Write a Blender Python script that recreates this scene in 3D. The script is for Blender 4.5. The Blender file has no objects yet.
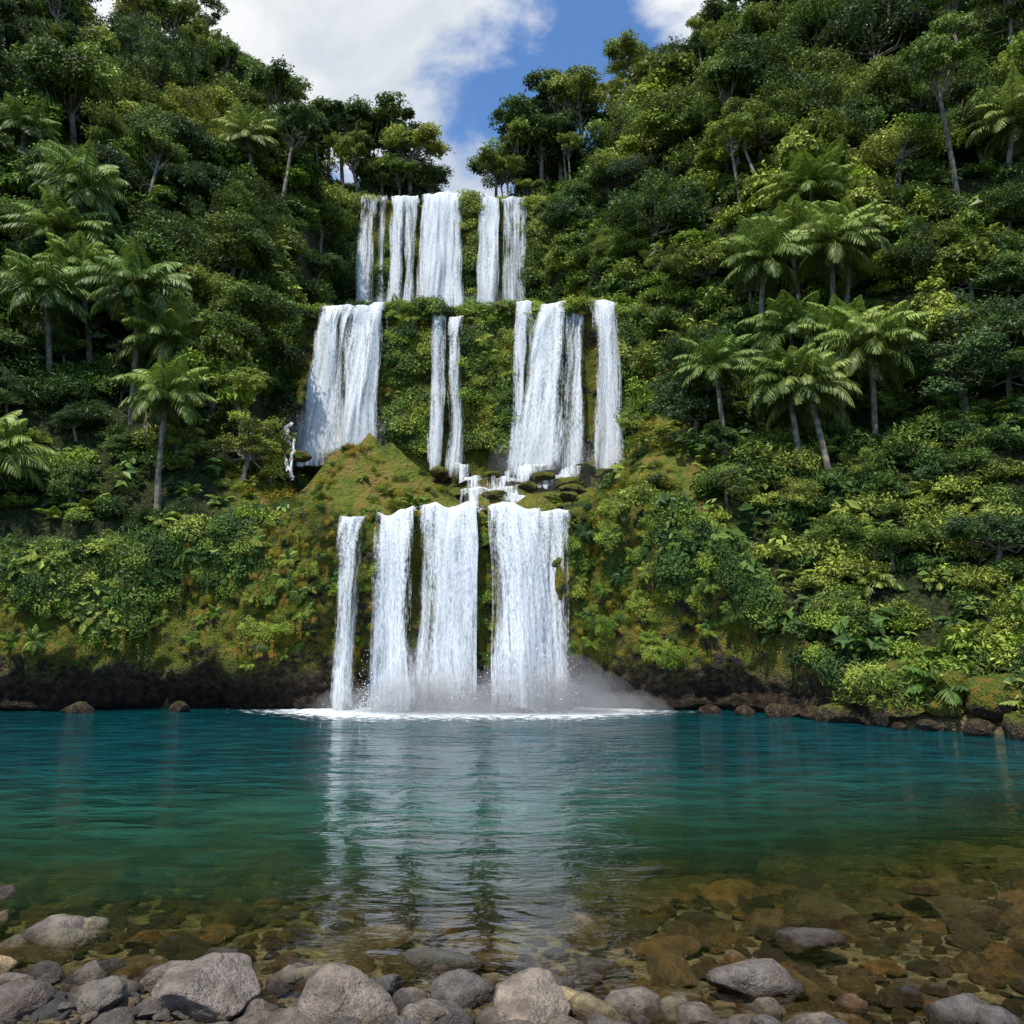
import bpy, bmesh, math, random
import numpy as np
from mathutils import Vector, Matrix, Euler
random.seed(7); rng=np.random.default_rng(7)
scene=bpy.context.scene
scene.view_settings.view_transform='Standard'
try: scene.view_settings.look='None'
except Exception: pass
scene.view_settings.exposure=0

# ------------------------------------------------------------------ noise
def _h(ix,iy,iz,s):
    n=(ix.astype(np.int64)*374761393+iy.astype(np.int64)*668265263+iz.astype(np.int64)*2147483647+s*1274126177)&0xffffffff
    n=((n^(n>>13))*1274126177)&0xffffffff
    n=((n^(n>>15))*2246822519)&0xffffffff
    return ((n^(n>>16))&0xffffff)/float(0xffffff)
def vn(x,y,z,s=0):
    x,y,z=np.broadcast_arrays(np.asarray(x,float),np.asarray(y,float),np.asarray(z,float))
    xi,yi,zi=np.floor(x),np.floor(y),np.floor(z)
    fx,fy,fz=x-xi,y-yi,z-zi
    fx,fy,fz=[f*f*(3-2*f) for f in(fx,fy,fz)]
    r=0
    for a in(0,1):
        for b in(0,1):
            for c in(0,1):
                w=(fx if a else 1-fx)*(fy if b else 1-fy)*(fz if c else 1-fz)
                r=r+w*_h(xi+a,yi+b,zi+c,s)
    return r*2-1
def fbm(x,y,z,s=0,o=4):
    r=0;a=.5;f=1.
    for i in range(o):
        r=r+a*vn(x*f,y*f,z*f,s+i*17);a*=.5;f*=2.03
    return r
def sm(t):
    t=np.clip(t,0,1);return t*t*(3-2*t)

# ------------------------------------------------------------------ mesh helpers
def link(o,parent=None):
    scene.collection.objects.link(o)
    if parent: o.parent=parent
    return o
def raw_mesh(name,V,Q,mats,mi=None,attrs=None,smooth=False):
    V=np.asarray(V,np.float32);Q=np.asarray(Q,np.int32)
    me=bpy.data.meshes.new(name)
    me.vertices.add(len(V));me.vertices.foreach_set('co',V.ravel())
    k=Q.shape[1]
    me.loops.add(Q.size);me.loops.foreach_set('vertex_index',Q.ravel())
    me.polygons.add(len(Q));me.polygons.foreach_set('loop_start',np.arange(0,Q.size,k,dtype=np.int32))
    try: me.polygons.foreach_set('loop_total',np.full(len(Q),k,np.int32))
    except Exception: pass
    for m in mats: me.materials.append(m)
    if mi is not None: me.polygons.foreach_set('material_index',np.asarray(mi,np.int32))
    me.polygons.foreach_set('use_smooth',np.full(len(Q),smooth,bool))
    if attrs:
        for n,a in attrs.items():
            a=np.asarray(a,np.float32)
            if a.ndim==1:
                at=me.attributes.new(n,'FLOAT','POINT');at.data.foreach_set('value',a)
            else:
                at=me.attributes.new(n,'FLOAT_VECTOR','POINT');at.data.foreach_set('vector',a.ravel())
    me.update(calc_edges=True);me.validate()
    return me
def gridq(nu,nv):
    i=np.arange(nu-1)[:,None];j=np.arange(nv-1)[None,:]
    a=i*nv+j
    return np.stack([a,a+nv,a+nv+1,a+1],-1).reshape(-1,4)
class Bld:
    def __init__(s): s.V=[];s.Q=[];s.M=[];s.T=[];s.n=0
    def add(s,V,Q,m,t):
        V=np.asarray(V,float).reshape(-1,3);Q=np.asarray(Q,int).reshape(-1,4)
        s.V.append(V);s.Q.append(Q+s.n);s.M.append(np.full(len(Q),m));s.n+=len(V)
        s.T.append(np.broadcast_to(np.asarray(t,float),(len(V),)))
    def tube(s,P,R,m,sides=7,t=.5):
        P=np.asarray(P,float);n=len(P)
        V=[]
        for i in range(n):
            d=P[min(i+1,n-1)]-P[max(i-1,0)];d/=np.linalg.norm(d)+1e-9
            a=np.cross(d,[1,0,0] if abs(d[0])<.8 else [0,1,0]);a/=np.linalg.norm(a);b=np.cross(d,a)
            for k in range(sides):
                an=2*math.pi*k/sides
                V.append(P[i]+R[i]*(math.cos(an)*a+math.sin(an)*b))
        Q=[]
        for i in range(n-1):
            for k in range(sides):
                k2=(k+1)%sides
                Q.append([i*sides+k,i*sides+k2,(i+1)*sides+k2,(i+1)*sides+k])
        s.add(V,Q,m,t)
    def leaves(s,C,N,L,W,m,t,r=rng,down=0.):
        n=len(C)
        N=N/(np.linalg.norm(N,axis=1,keepdims=True)+1e-9)
        d=r.normal(size=(n,3));d[:,2]-=down
        d-=N*(d*N).sum(1,keepdims=True);d/=np.linalg.norm(d,axis=1,keepdims=True)+1e-9
        b=np.cross(N,d)
        L=np.broadcast_to(L,(n,))[:,None];W=np.broadcast_to(W,(n,))[:,None]
        V=np.stack([C-d*L*.5,C+b*W*.5+N*W*.12-d*L*.05,C+d*L*.5-N*L*.12,C-b*W*.5+N*W*.12-d*L*.05],1).reshape(-1,3)
        Q=np.arange(4*n).reshape(n,4)
        s.add(V,Q,m,np.repeat(np.broadcast_to(t,(n,)),4))
    def mesh(s,name,mats):
        return raw_mesh(name,np.concatenate(s.V),np.concatenate(s.Q),mats,np.concatenate(s.M),{'tint':np.concatenate(s.T)})

# ------------------------------------------------------------------ material helpers
class NT:
    def __init__(s,name):
        s.m=bpy.data.materials.new(name);s.m.use_nodes=True;s.t=s.m.node_tree;s.t.nodes.clear()
        s.out=s.n('ShaderNodeOutputMaterial')
    def n(s,ty,**k):
        nd=s.t.nodes.new(ty)
        for a,b in k.items(): setattr(nd,a,b)
        return nd
    def l(s,a,b): s.t.links.new(a,b)
    def val(s,sock,v):
        if isinstance(v,bpy.types.NodeSocket): s.l(v,sock)
        else: sock.default_value=v
    def math(s,op,a,b=0.,c=None,clamp=False):
        nd=s.n('ShaderNodeMath',operation=op);nd.use_clamp=clamp
        s.val(nd.inputs[0],a);s.val(nd.inputs[1],b)
        if c is not None: s.val(nd.inputs[2],c)
        return nd.outputs[0]
    def vmath(s,op,a,b):
        nd=s.n('ShaderNodeVectorMath',operation=op);s.val(nd.inputs[0],a);s.val(nd.inputs[1],b)
        return nd.outputs['Value'] if op=='DOT_PRODUCT' else nd.outputs[0]
    def mr(s,v,a,b,c=0.,d=1.,smooth=True):
        nd=s.n('ShaderNodeMapRange');nd.interpolation_type='SMOOTHSTEP' if smooth else 'LINEAR'
        s.val(nd.inputs[0],v);s.val(nd.inputs[1],a);s.val(nd.inputs[2],b);s.val(nd.inputs[3],c);s.val(nd.inputs[4],d)
        return nd.outputs[0]
    def noise(s,vec,scale,detail=3,rough=.55,dist=0.):
        nd=s.n('ShaderNodeTexNoise');
        if vec is not None: s.l(vec,nd.inputs['Vector'])
        nd.inputs['Scale'].default_value=scale;nd.inputs['Detail'].default_value=detail
        nd.inputs['Roughness'].default_value=rough;nd.inputs['Distortion'].default_value=dist
        return nd.outputs['Fac']
    def mix(s,f,a,b,mode='MIX'):
        nd=s.n('ShaderNodeMix',data_type='RGBA',blend_type=mode)
        s.val(nd.inputs[0],f)
        for i,v in((6,a),(7,b)):
            if isinstance(v,bpy.types.NodeSocket): s.l(v,nd.inputs[i])
            else: nd.inputs[i].default_value=(*v,1) if len(v)==3 else v
        return nd.outputs[2]
    def scale(s,c,f):
        nd=s.n('ShaderNodeVectorMath',operation='SCALE');s.l(c,nd.inputs[0]);s.val(nd.inputs['Scale'],f);return nd.outputs[0]
    def ramp(s,f,stops):
        nd=s.n('ShaderNodeValToRGB');s.l(f,nd.inputs[0]);e=nd.color_ramp.elements
        while len(e)<len(stops): e.new(.5)
        for i,(p,c) in enumerate(stops): e[i].position=p;e[i].color=(*c,1)
        return nd.outputs[0]
    def pos(s): return s.n('ShaderNodeNewGeometry').outputs['Position']
    def sep(s,v):
        nd=s.n('ShaderNodeSeparateXYZ');s.l(v,nd.inputs[0]);return nd.outputs
    def bump(s,h,st,dist=.1):
        nd=s.n('ShaderNodeBump');s.l(h,nd.inputs['Height']);nd.inputs['Strength'].default_value=st;nd.inputs['Distance'].default_value=dist
        return nd.outputs[0]
    def shmix(s,f,a,b):
        nd=s.n('ShaderNodeMixShader');s.val(nd.inputs[0],f);s.l(a,nd.inputs[1]);s.l(b,nd.inputs[2]);return nd.outputs[0]
    def bsdf(s,ty,col,rough=None,nrm=None):
        nd=s.n(ty)
        if isinstance(col,bpy.types.NodeSocket): s.l(col,nd.inputs['Color'])
        else: nd.inputs['Color'].default_value=(*col,1)
        if rough is not None: s.val(nd.inputs['Roughness'],rough)
        if nrm is not None: s.l(nrm,nd.inputs['Normal'])
        return nd.outputs[0]
    def prin(s,col,rough,nrm=None,spec=.5):
        nd=s.n('ShaderNodeBsdfPrincipled')
        s.val(nd.inputs['Base Color'],col if isinstance(col,bpy.types.NodeSocket) else (*col,1))
        s.val(nd.inputs['Roughness'],rough);s.val(nd.inputs['Specular IOR Level'],spec)
        if nrm is not None: s.l(nrm,nd.inputs['Normal'])
        return nd.outputs[0]
    def done(s,sh): s.l(sh,s.out.inputs['Surface']);return s.m

def leaf_mat(name,stops,trans=.22,spec=.3,rough=.5,wr=.8):
    T=NT(name)
    rnd=T.n('ShaderNodeObjectInfo').outputs['Random']
    big=T.noise(T.pos(),.09,2)
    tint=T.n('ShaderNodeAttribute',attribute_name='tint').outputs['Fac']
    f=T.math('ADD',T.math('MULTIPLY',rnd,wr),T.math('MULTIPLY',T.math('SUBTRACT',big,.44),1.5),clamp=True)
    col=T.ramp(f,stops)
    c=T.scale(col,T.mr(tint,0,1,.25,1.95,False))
    a=T.prin(c,rough,spec=spec)
    b=T.bsdf('ShaderNodeBsdfTranslucent',T.mix(.4,c,(.20,.25,.04)))
    return T.done(T.shmix(trans,a,b))
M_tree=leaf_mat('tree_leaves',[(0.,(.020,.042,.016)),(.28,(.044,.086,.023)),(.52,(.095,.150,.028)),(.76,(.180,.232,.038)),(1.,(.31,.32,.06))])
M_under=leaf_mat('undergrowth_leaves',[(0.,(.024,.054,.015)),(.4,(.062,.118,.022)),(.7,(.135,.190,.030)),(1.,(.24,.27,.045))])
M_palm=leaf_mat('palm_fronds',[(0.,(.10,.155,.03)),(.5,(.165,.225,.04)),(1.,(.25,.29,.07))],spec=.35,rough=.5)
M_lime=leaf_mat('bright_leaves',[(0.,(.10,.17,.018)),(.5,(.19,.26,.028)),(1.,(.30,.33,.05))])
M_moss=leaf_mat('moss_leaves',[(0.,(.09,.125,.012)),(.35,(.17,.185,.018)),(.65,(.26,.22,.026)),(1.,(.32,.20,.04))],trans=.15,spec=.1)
def bark():
    T=NT('bark');p=T.pos()
    c=T.ramp(T.noise(p,3,3),[(.3,(.06,.05,.04)),(.7,(.26,.23,.18))])
    return T.done(T.prin(c,.85,spec=.2))
M_bark=bark()
def terrain_mat():
    T=NT('forest_soil_and_bed');p=T.pos();s=T.sep(p);z=s[2]
    n=T.noise(p,.8,4);n2=T.noise(p,5,4)
    land=T.ramp(n2,[(.3,(.008,.014,.004)),(.5,(.022,.032,.008)),(.62,(.06,.055,.018)),(.75,(.06,.085,.012))])
    moss=T.ramp(T.math('ADD',T.math('MULTIPLY',n,.6),T.math('MULTIPLY',n2,.4)),[(.34,(.03,.045,.008)),(.45,(.10,.13,.014)),(.53,(.17,.15,.025)),(.62,(.20,.12,.04))])
    fy=T.math('MULTIPLY',T.mr(s[1],36,37),T.mr(s[1],49,54,1,0));fx=T.math('MULTIPLY',T.mr(s[0],-15.5,-12),T.mr(s[0],8,11.5,1,0))
    land=T.mix(T.math('MULTIPLY',fx,fy),land,moss)
    bed=T.ramp(n2,[(.3,(.045,.038,.02)),(.5,(.12,.092,.042)),(.7,(.20,.145,.065))])
    c=T.mix(T.mr(z,.3,1.3),bed,land)
    return T.done(T.prin(c,.9,T.bump(n2,.9,.4),spec=.2))
M_terr=terrain_mat()
def cliff_mat(name,z0,z1,wet0,wet1,bias=0.):
    T=NT(name);g=T.n('ShaderNodeNewGeometry');p=g.outputs['Position'];z=T.sep(p)[2];nz=T.sep(g.outputs['Normal'])[2]
    n=T.noise(p,.7,4,.6);n2=T.noise(p,3.5,4,.6);n3=T.noise(p,14,3,.6)
    rock=T.ramp(n2,[(.3,(.018,.014,.010)),(.5,(.075,.052,.032)),(.7,(.20,.14,.08))])
    moss=T.ramp(n3,[(.3,(.035,.060,.006)),(.5,(.11,.155,.012)),(.7,(.21,.24,.02))])
    och=T.mix(T.mr(n2,.46,.60),moss,(.24,.18,.024))
    k=T.math('ADD',T.math('ADD',n,T.math('MULTIPLY',nz,.22)),T.math('MULTIPLY',T.math('SUBTRACT',n2,.5),.7))
    f=T.math('MULTIPLY',T.mr(k,.36-bias,.50-bias),T.mr(z,z0,z1))
    c=T.scale(T.mix(f,rock,och),T.mr(z,wet0,wet1,.35,1.))
    h=T.math('ADD',n2,T.math('MULTIPLY',n3,.6))
    return T.done(T.prin(c,T.mr(f,0,1,.45,.9),T.bump(h,1.,.4),spec=.3))
M_cliff=cliff_mat('mossy_rock',.9,2.3,0.,1.5,.03)
M_boul=cliff_mat('mossy_boulder_stone',.3,.7,0.,.25,.06)
def rock_mat(name,stops):
    T=NT(name);tc=T.n('ShaderNodeTexCoord').outputs['Object'];oi=T.n('ShaderNodeObjectInfo').outputs['Random']
    g=T.n('ShaderNodeNewGeometry');z=T.sep(g.outputs['Position'])[2]
    base=T.ramp(oi,stops)
    n=T.noise(tc,2.5,5,.65);n2=T.noise(tc,22,3,.7);n3=T.noise(tc,1.1,2)
    c=T.scale(base,T.mr(n,.3,.7,1.3,.5))
    c=T.mix(T.mr(n2,.52,.74,0,.35),c,(.42,.37,.30))
    c=T.mix(T.mr(n2,.48,.30,0,.5),c,(.05,.042,.035))
    c=T.mix(T.mr(n3,.5,.7,0,.4),c,(.20,.135,.085))
    c=T.mix(T.mr(z,-.02,.04,1,0),c,T.mix(.75,c,(.40,.27,.12),'MULTIPLY'))
    c=T.mix(T.math('MULTIPLY',T.mr(z,.02,.12,1,0),.7),c,T.mix(1.,c,(.30,.27,.24),'MULTIPLY'))
    h=T.math('ADD',n,T.math('MULTIPLY',n2,.25))
    return T.done(T.prin(c,T.mr(z,.03,.12,.22,.72),T.bump(h,.9,.18),spec=.4))
ST=[(0,(.22,.18,.15)),(.2,(.33,.265,.20)),(.35,(.12,.11,.105)),(.5,(.27,.21,.155)),(.65,(.15,.14,.13)),(.8,(.38,.30,.22)),(.9,(.18,.145,.12)),(1,(.42,.24,.12))]
M_rock=rock_mat('river_stone',ST)
M_grav=rock_mat('gravel_stone',[(p,tuple(.7*v for v in c)) for p,c in ST])
M_bedrock=rock_mat('bed_stone',[(0,(.30,.26,.17)),(.2,(.46,.36,.19)),(.4,(.16,.15,.11)),(.6,(.56,.42,.20)),(.8,(.34,.31,.22)),(1,(.66,.43,.18))])

# ------------------------------------------------------------------ terrain
YC=([-60,-40,-22,-15,-9,-7.8,2.9,4,8,10.5,12,13,16,20,30,60],[26,31,34,35,35.8,36.6,36.6,35.8,34.8,33.2,30.3,27,21,16,8,-5])
CT=([-40,-22,-15,-9,-7.5,2.9,4,8,10.5,12,13],[6,6,7,9,8.7,8.7,9.3,8,5,2.2,.6])
def yc(x): return np.interp(x,*YC)
rays=[(-.9,[(30,6),(34,8),(40,18),(60,52),(85,74),(110,78)]),
(-.65,[(34,6),(36,8),(40,14),(46,24),(52,33),(60,43),(72,57),(85,68),(110,69)]),
(-.45,[(34,6),(36,7),(40,12),(46,20),(52,29),(60,39),(72,53),(85,67),(110,67)]),
(-.3,[(35,7.5),(37,8),(40,10),(46,15),(52,24),(60,34),(72,46),(85,56),(110,52)]),
(-.2,[(36,8.7),(40,9.5),(46,13),(52,22),(60,28),(72,42),(85,50),(110,45)]),
(.03,[(36,8.7),(40,9.5),(46,13),(52,22),(60,28),(72,40),(85,52),(110,46)]),
(.1,[(36,8.7),(38,9.5),(40,11.5),(46,15),(52,22),(60,32),(72,43),(85,56),(110,50)]),
(.2,[(34,7),(36,8),(40,11.5),(46,17),(52,24),(60,36),(72,51),(85,62),(110,58)]),
(.3,[(32,4.5),(34.5,6),(40,12),(46,20),(52,30),(60,42),(72,57),(85,70),(110,70)]),
(.45,[(26,-4),(27.6,-.7),(28.7,.15),(31,1.6),(34,5.5),(40,14),(46,23),(52,33),(60,46),(72,62),(85,78),(110,82)]),
(.65,[(22,-4),(23.7,-.6),(25,.2),(28,2),(30,4),(34,9),(40,18),(46,27),(52,38),(60,52),(72,68),(85,85),(110,92)]),
(.9,[(14,-3),(18,0),(22,3),(30,10),(40,24),(60,58),(85,90),(110,98)])]
RA=np.array([r[0] for r in rays])
XL=([36,44,52,60,73,75.5,77,90],[-9,-12,-15.2,-15.6,-15.2,-14.5,-8.6,-9])
XR=([36,44,52,60,73,75.5,77,90],[3.2,4.8,7.8,4.5,1.6,1.2,-2.8,-2.5])
def xl(y): return np.interp(y,*XL)
def xr(y): return np.interp(y,*XR)
CC=([36,38,44,50.8,52.6,53.2,60,71.5,73.4,74,85,110,200],[8.4,8.9,10,12.5,13.2,25,25.8,28,30,45.2,44.5,38,30])
def terrain(x,y,detail=True):
    x=np.asarray(x,float);y=np.asarray(y,float);x,y=np.broadcast_arrays(x,y)
    a=np.clip(x/np.maximum(y,1.),-.9,.9)
    tab=np.stack([np.interp(y,[k[0] for k in r[1]],[k[1] for k in r[1]]) for r in rays],0)
    i=np.clip(np.searchsorted(RA,a)-1,0,len(RA)-2)
    t=(a-RA[i])/(RA[i+1]-RA[i])
    side=np.take_along_axis(tab,i[None],0)[0]*(1-t)+np.take_along_axis(tab,(i+1)[None],0)[0]*t
    cen=np.interp(y,*CC)
    md=3.9*np.exp(-((x+7.6)/3.4)**2-((y-42.6)/2.3)**2)
    cen=cen+md*(1+.7*fbm(x*.7,y*.7,0,44,3))+1.2*np.exp(-((x-1.2)/1.0)**2-((y-38.6)/.9)**2)
    d=np.maximum(np.maximum(xl(y)-x,x-xr(y)),0)
    w=sm(d/3.)
    Z=cen*(1-w)+side*w
    if detail: Z=Z+np.where(y>35,fbm(x*.18,y*.18,0,3,4)*1.6*sm(d/4)+fbm(x*.6,y*.6,0,9,3)*.45,fbm(x*.6,y*.6,0,9,3)*.25)
    m=sm((y-(yc(x)+1.7))/.6)
    Z=np.where(m>=1,Z,-4*(1-m)+Z*m)
    sh=np.interp(x,[-20,-5,-3,0,1.2,2.5,20],[7.7,7.5,7.3,7.1,6.8,6.3,6.1])
    yy=y-sh+8.2
    bed=np.interp(yy,[-200,-10,4,7.6,8.2,9.5,14,18,24,36],[6,1.3,.45,.09,0.,-.16,-.5,-1.1,-2.6,-4])
    if detail: bed=bed+fbm(x*.9,y*.9,0,21,3)*.12
    sd=(np.abs(x)-np.interp(y,[0,20,30],[16,22,45]))*.6
    return np.maximum(np.maximum(Z,bed),np.minimum(sd,12)-1.5)
xs=np.concatenate([np.arange(-260,-72,8),np.arange(-72,-26,1.2),np.arange(-26,24,.35),np.arange(24,72,1.2),np.arange(72,261,8)])
ys=np.concatenate([np.arange(-200,-8,8),np.arange(-8,26,.4),np.arange(26,78,.32),np.arange(78,116,1.2),np.arange(116,300,8)])
X,Y=np.meshgrid(xs,ys,indexing='ij');Z=terrain(X,Y)
V=np.stack([X,Y,Z],-1).reshape(-1,3)
link(bpy.data.objects.new('terrain',raw_mesh('terrain',V,gridq(len(xs),len(ys)),[M_terr],smooth=True)))

# ------------------------------------------------------------------ cliffs
def cliff(name,line,tops,zb,seed,amp,recess,step=.14,back=3.,recz=1.6,strata=0.):
    lx,ly=line;x=np.arange(lx[0],lx[-1],step)
    y0=np.interp(x,lx,ly);top=np.interp(x,*tops)+fbm(x*.9,0,0,seed+5,3)*.5
    nz=int((max(tops[1])-zb)/step)
    t=np.linspace(0,1,nz)[None,:]
    Zc=zb+(top[:,None]-zb)*t
    Xc=np.repeat(x[:,None],nz,1)
    rz=recz*(1+.45*fbm(x*.25,0,0,seed+31,2))[:,None]
    Yc=y0[:,None]+recess*(1-sm((Zc-zb-.7)/rz))+.5*t**2
    dsp=fbm(Xc*.45,Zc*.35,seed,seed,3)*amp+np.abs(fbm(Xc*1.4,Zc*.8,seed,seed+3,4))*-amp*.5+fbm(Xc*4,Zc*4,seed,seed+8,2)*.12
    dsp=dsp-strata*np.exp(-((Zc-.15-.25*fbm(x*.4,0,0,seed+40,2)[:,None])/.35)**2)*(1+fbm(Xc*.8,0,0,seed+41,3))
    Yc=Yc+dsp
    nb=int(back/.25);tb=np.linspace(0,1,nb+1)[1:][None,:]
    Xb=np.repeat(x[:,None],nb,1);Yb=Yc[:,-1:]+tb*back
    Zb=top[:,None]+.25*np.sin(np.clip(tb*5,0,math.pi))-tb**2*.7+fbm(Xb*1.2,Yb*1.2,3,seed,3)*.25*np.minimum(tb*4,1)
    Xa=np.concatenate([Xc,Xb],1);Ya=np.concatenate([Yc,Yb],1);Za=np.concatenate([Zc,Zb],1)
    V=np.stack([Xa,Ya,Za],-1)
    o=bpy.data.objects.new(name,raw_mesh(name,V.reshape(-1,3),gridq(Xa.shape[0],Xa.shape[1]),[M_cliff],smooth=True))
    link(o);return V,nz
clx=[-40,-22,-15,-9,-7.8,2.9,4,8,10.5,12,13]
C1,n1=cliff('rock_cliff',(clx,[float(yc(v)) for v in clx]),CT,-1.2,11,1.4,2.0,recz=2.8,strata=.7)
C2,n2=cliff('rock_cliff',([-17,-14.8,7,9],[53,52.2,52.2,53]),([-17,9],[25.2,25.2]),11.5,31,1.3,.3,.18)
C3,n3=cliff('rock_cliff',([-17,-14.6,1.2,4],[73.6,72.6,72.6,73.6]),([-17,4],[45.2,45.2]),26,51,1.2,.2,.22)

# ------------------------------------------------------------------ plant prototypes
def rdir(r,n,zmin=-.4):
    z=r.uniform(zmin,1,n);a=r.uniform(0,2*math.pi,n);s=np.sqrt(1-z*z)
    return np.stack([s*np.cos(a),s*np.sin(a),z],-1)
def make_tree(name,seed,R,H,nl,per,leaf,mat,flat=.75,lr=(.26,.42),zmin=-.35,narrow=.55):
    r=np.random.default_rng(seed);b=Bld()
    D=rdir(r,nl,zmin);pos=D*(R*r.uniform(.35,.95,(nl,1)))*[1,1,flat]+[0,0,H]
    lobe=R*r.uniform(lr[0],lr[1],nl)
    lt=r.uniform(.12,.88,nl)
    for i in range(nl):
        n=per;d=rdir(r,n,-.5);rad=r.uniform(.4,1.15,(n,1))**.6
        wob=1+.5*vn(d[:,0]*2.2+i*9,d[:,1]*2.2,d[:,2]*2.2,seed)[:,None]
        P=pos[i]+d*lobe[i]*rad*wob*[1,1,.65]+r.normal(0,.06*R/3,(n,3))
        N=d*.5+np.array([0,0,.6])+r.normal(size=(n,3))*.5
        t=np.clip(lt[i]+r.normal(0,.17,n)+.10*d[:,2],0,1)  # random leaf tone, plus lobe tops slightly lighter: shading put into the tint
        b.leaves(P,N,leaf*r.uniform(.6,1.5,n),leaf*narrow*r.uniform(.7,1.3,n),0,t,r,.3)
    tw=R*.045+.05;lean=r.normal(0,.25,2)
    top=np.array([lean[0],lean[1],H])
    P=[np.array([0,0,-1.5]),np.array([lean[0]*.2,lean[1]*.5,H*.35]),np.array([lean[0]*.7,lean[1]*.8,H*.7]),top]
    b.tube(P,[tw*1.4,tw,tw*.8,tw*.4],1,8)
    for i in range(nl):
        s=P[2]*(1-(k:=r.uniform(0,.8)))+top*k
        mid=(s+pos[i])/2+r.normal(0,.15,3)-[0,0,.1*R]
        b.tube([s,mid,pos[i]+[0,0,lobe[i]*.3]],[tw*.45,tw*.28,tw*.08],1,5)
    return b.mesh(name,[mat,M_bark])
def frond(b,r,org,az,e0,L,droop,nl,ll,lw,t,mat=0,hang=.35):
    s=np.linspace(0,1,12);e=e0-droop*s**1.3
    ds=L/11;h=np.concatenate([[0],np.cumsum(np.cos(e[:-1])*ds)]);v=np.concatenate([[0],np.cumsum(np.sin(e[:-1])*ds)])
    dx,dy=math.cos(az),math.sin(az)
    P=np.stack([org[0]+h*dx,org[1]+h*dy,org[2]+v],-1)
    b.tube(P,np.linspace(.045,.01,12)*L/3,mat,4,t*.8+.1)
    q=np.linspace(.12,1,nl)
    C=np.stack([np.interp(q,s,P[:,k]) for k in range(3)],-1)
    eq=np.interp(q,s,e);F=np.stack([np.cos(eq)*dx,np.cos(eq)*dy,np.sin(eq)],-1)
    S=np.array([-dy,dx,0.]);U=np.cross(F,S)
    for sg in(-1,1):
        l=ll*np.sin(math.pi*(.12+.83*q))*r.uniform(.85,1.15,nl)
        D=S*sg*.8+F*.55-np.array([0,0,hang])+U*-.05+r.normal(0,.08,(nl,3));D/=np.linalg.norm(D,axis=1,keepdims=True)
        D2=D-np.array([0,0,hang+.15]);D2/=np.linalg.norm(D2,axis=1,keepdims=True)
        W=F*lw*.5;m=C+D*l[:,None]*.5;tip=m+D2*l[:,None]*.5
        V=np.stack([C,m+W,tip,m-W],1).reshape(-1,3)
        b.add(V,np.arange(4*nl).reshape(nl,4),mat,np.repeat(np.clip(t+r.normal(0,.13,nl),0,1),4))
def make_palm(name,seed,H,L=2.8,nf=30,tr=.13):
    r=np.random.default_rng(seed);b=Bld();lx,ly=r.normal(0,.35,2)
    P=[[0,0,-1.5],[lx*.1,ly*.1,H*.3],[lx*.5,ly*.5,H*.7],[lx,ly,H]]
    b.tube(P,[tr*1.5,tr*1.1,tr,tr*.9],1,8)
    org=np.array([lx,ly,H])
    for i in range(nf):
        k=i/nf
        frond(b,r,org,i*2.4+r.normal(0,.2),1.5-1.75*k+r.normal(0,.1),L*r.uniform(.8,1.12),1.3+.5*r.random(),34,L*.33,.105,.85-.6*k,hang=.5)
    for i in range(7):
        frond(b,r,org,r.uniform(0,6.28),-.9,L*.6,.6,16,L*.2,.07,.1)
    return b.mesh(name,[M_palm,M_bark])
def make_fern(name,seed,L=1.0,nf=14,mat=None):
    r=np.random.default_rng(seed);b=Bld()
    for i in range(nf):
        frond(b,r,np.zeros(3),i*2.4+r.normal(0,.2),1.15-.9*i/nf,L*r.uniform(.7,1.15),1.5,18,L*.30,.10*L,r.uniform(.3,.85))
    return b.mesh(name,[mat or M_under])
def make_shrub(name,seed,R,nl,per,leaf,mat,flat=.6,narrow=.5):
    r=np.random.default_rng(seed);b=Bld()
    D=rdir(r,nl,0);pos=D*(R*r.uniform(.2,.85,(nl,1)))*[1,1,flat]
    for i in range(nl):
        d=rdir(r,per,-.3);P=pos[i]+d*R*.42*r.uniform(.4,1.3,(per,1))
        N=d*.5+np.array([0,0,.6])+r.normal(size=(per,3))*.45
        t=np.clip(r.uniform(.2,.8)+r.normal(0,.18,per),0,1)
        b.leaves(P,N,leaf*r.uniform(.6,1.5,per),leaf*narrow*r.uniform(.7,1.3,per),0,t,r,.5)
    return b.mesh(name,[mat])
def make_bigleaf(name,seed,n=26,L=.75,mat=None):
    r=np.random.default_rng(seed);b=Bld()
    for i in range(n):
        az=r.uniform(0,6.28);e=r.uniform(.2,1.3);h=r.uniform(.4,1.1)
        p=np.array([math.cos(az)*math.cos(e),math.sin(az)*math.cos(e),math.sin(e)])*h
        b.tube([[0,0,-.1],p*.6+[0,0,.08],p],[.02,.015,.01],0,4,.5)
        N=np.array([[math.cos(az)*.5,math.sin(az)*.5,.8]])+r.normal(0,.2,(1,3))
        l=L*r.uniform(.5,1.);b.leaves(p[None],N,l,l*.55,0,r.uniform(.3,.9),r,.6)
    return b.mesh(name,[mat or M_under])
def make_vine(name,seed,mat,Lm=2.2):
    r=np.random.default_rng(seed);b=Bld()
    for i in range(16):
        x,y=r.normal(0,.45),r.normal(0,.2);L=r.uniform(.5,Lm);n=int(L*26)
        z=-np.linspace(0,L,n);P=np.stack([x+np.cumsum(r.normal(0,.02,n)),y+np.cumsum(r.normal(0,.015,n))-.1,z],-1)+r.normal(0,.05,(n,3))
        N=np.tile([[0,-.8,.5]],(n,1))+r.normal(0,.5,(n,3))
        b.leaves(P,N,.11*r.uniform(.6,1.4,n),.06,0,np.clip(r.uniform(.2,.7)+r.normal(0,.15,n),0,1),r,.8)
    return b.mesh(name,[mat])
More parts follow.
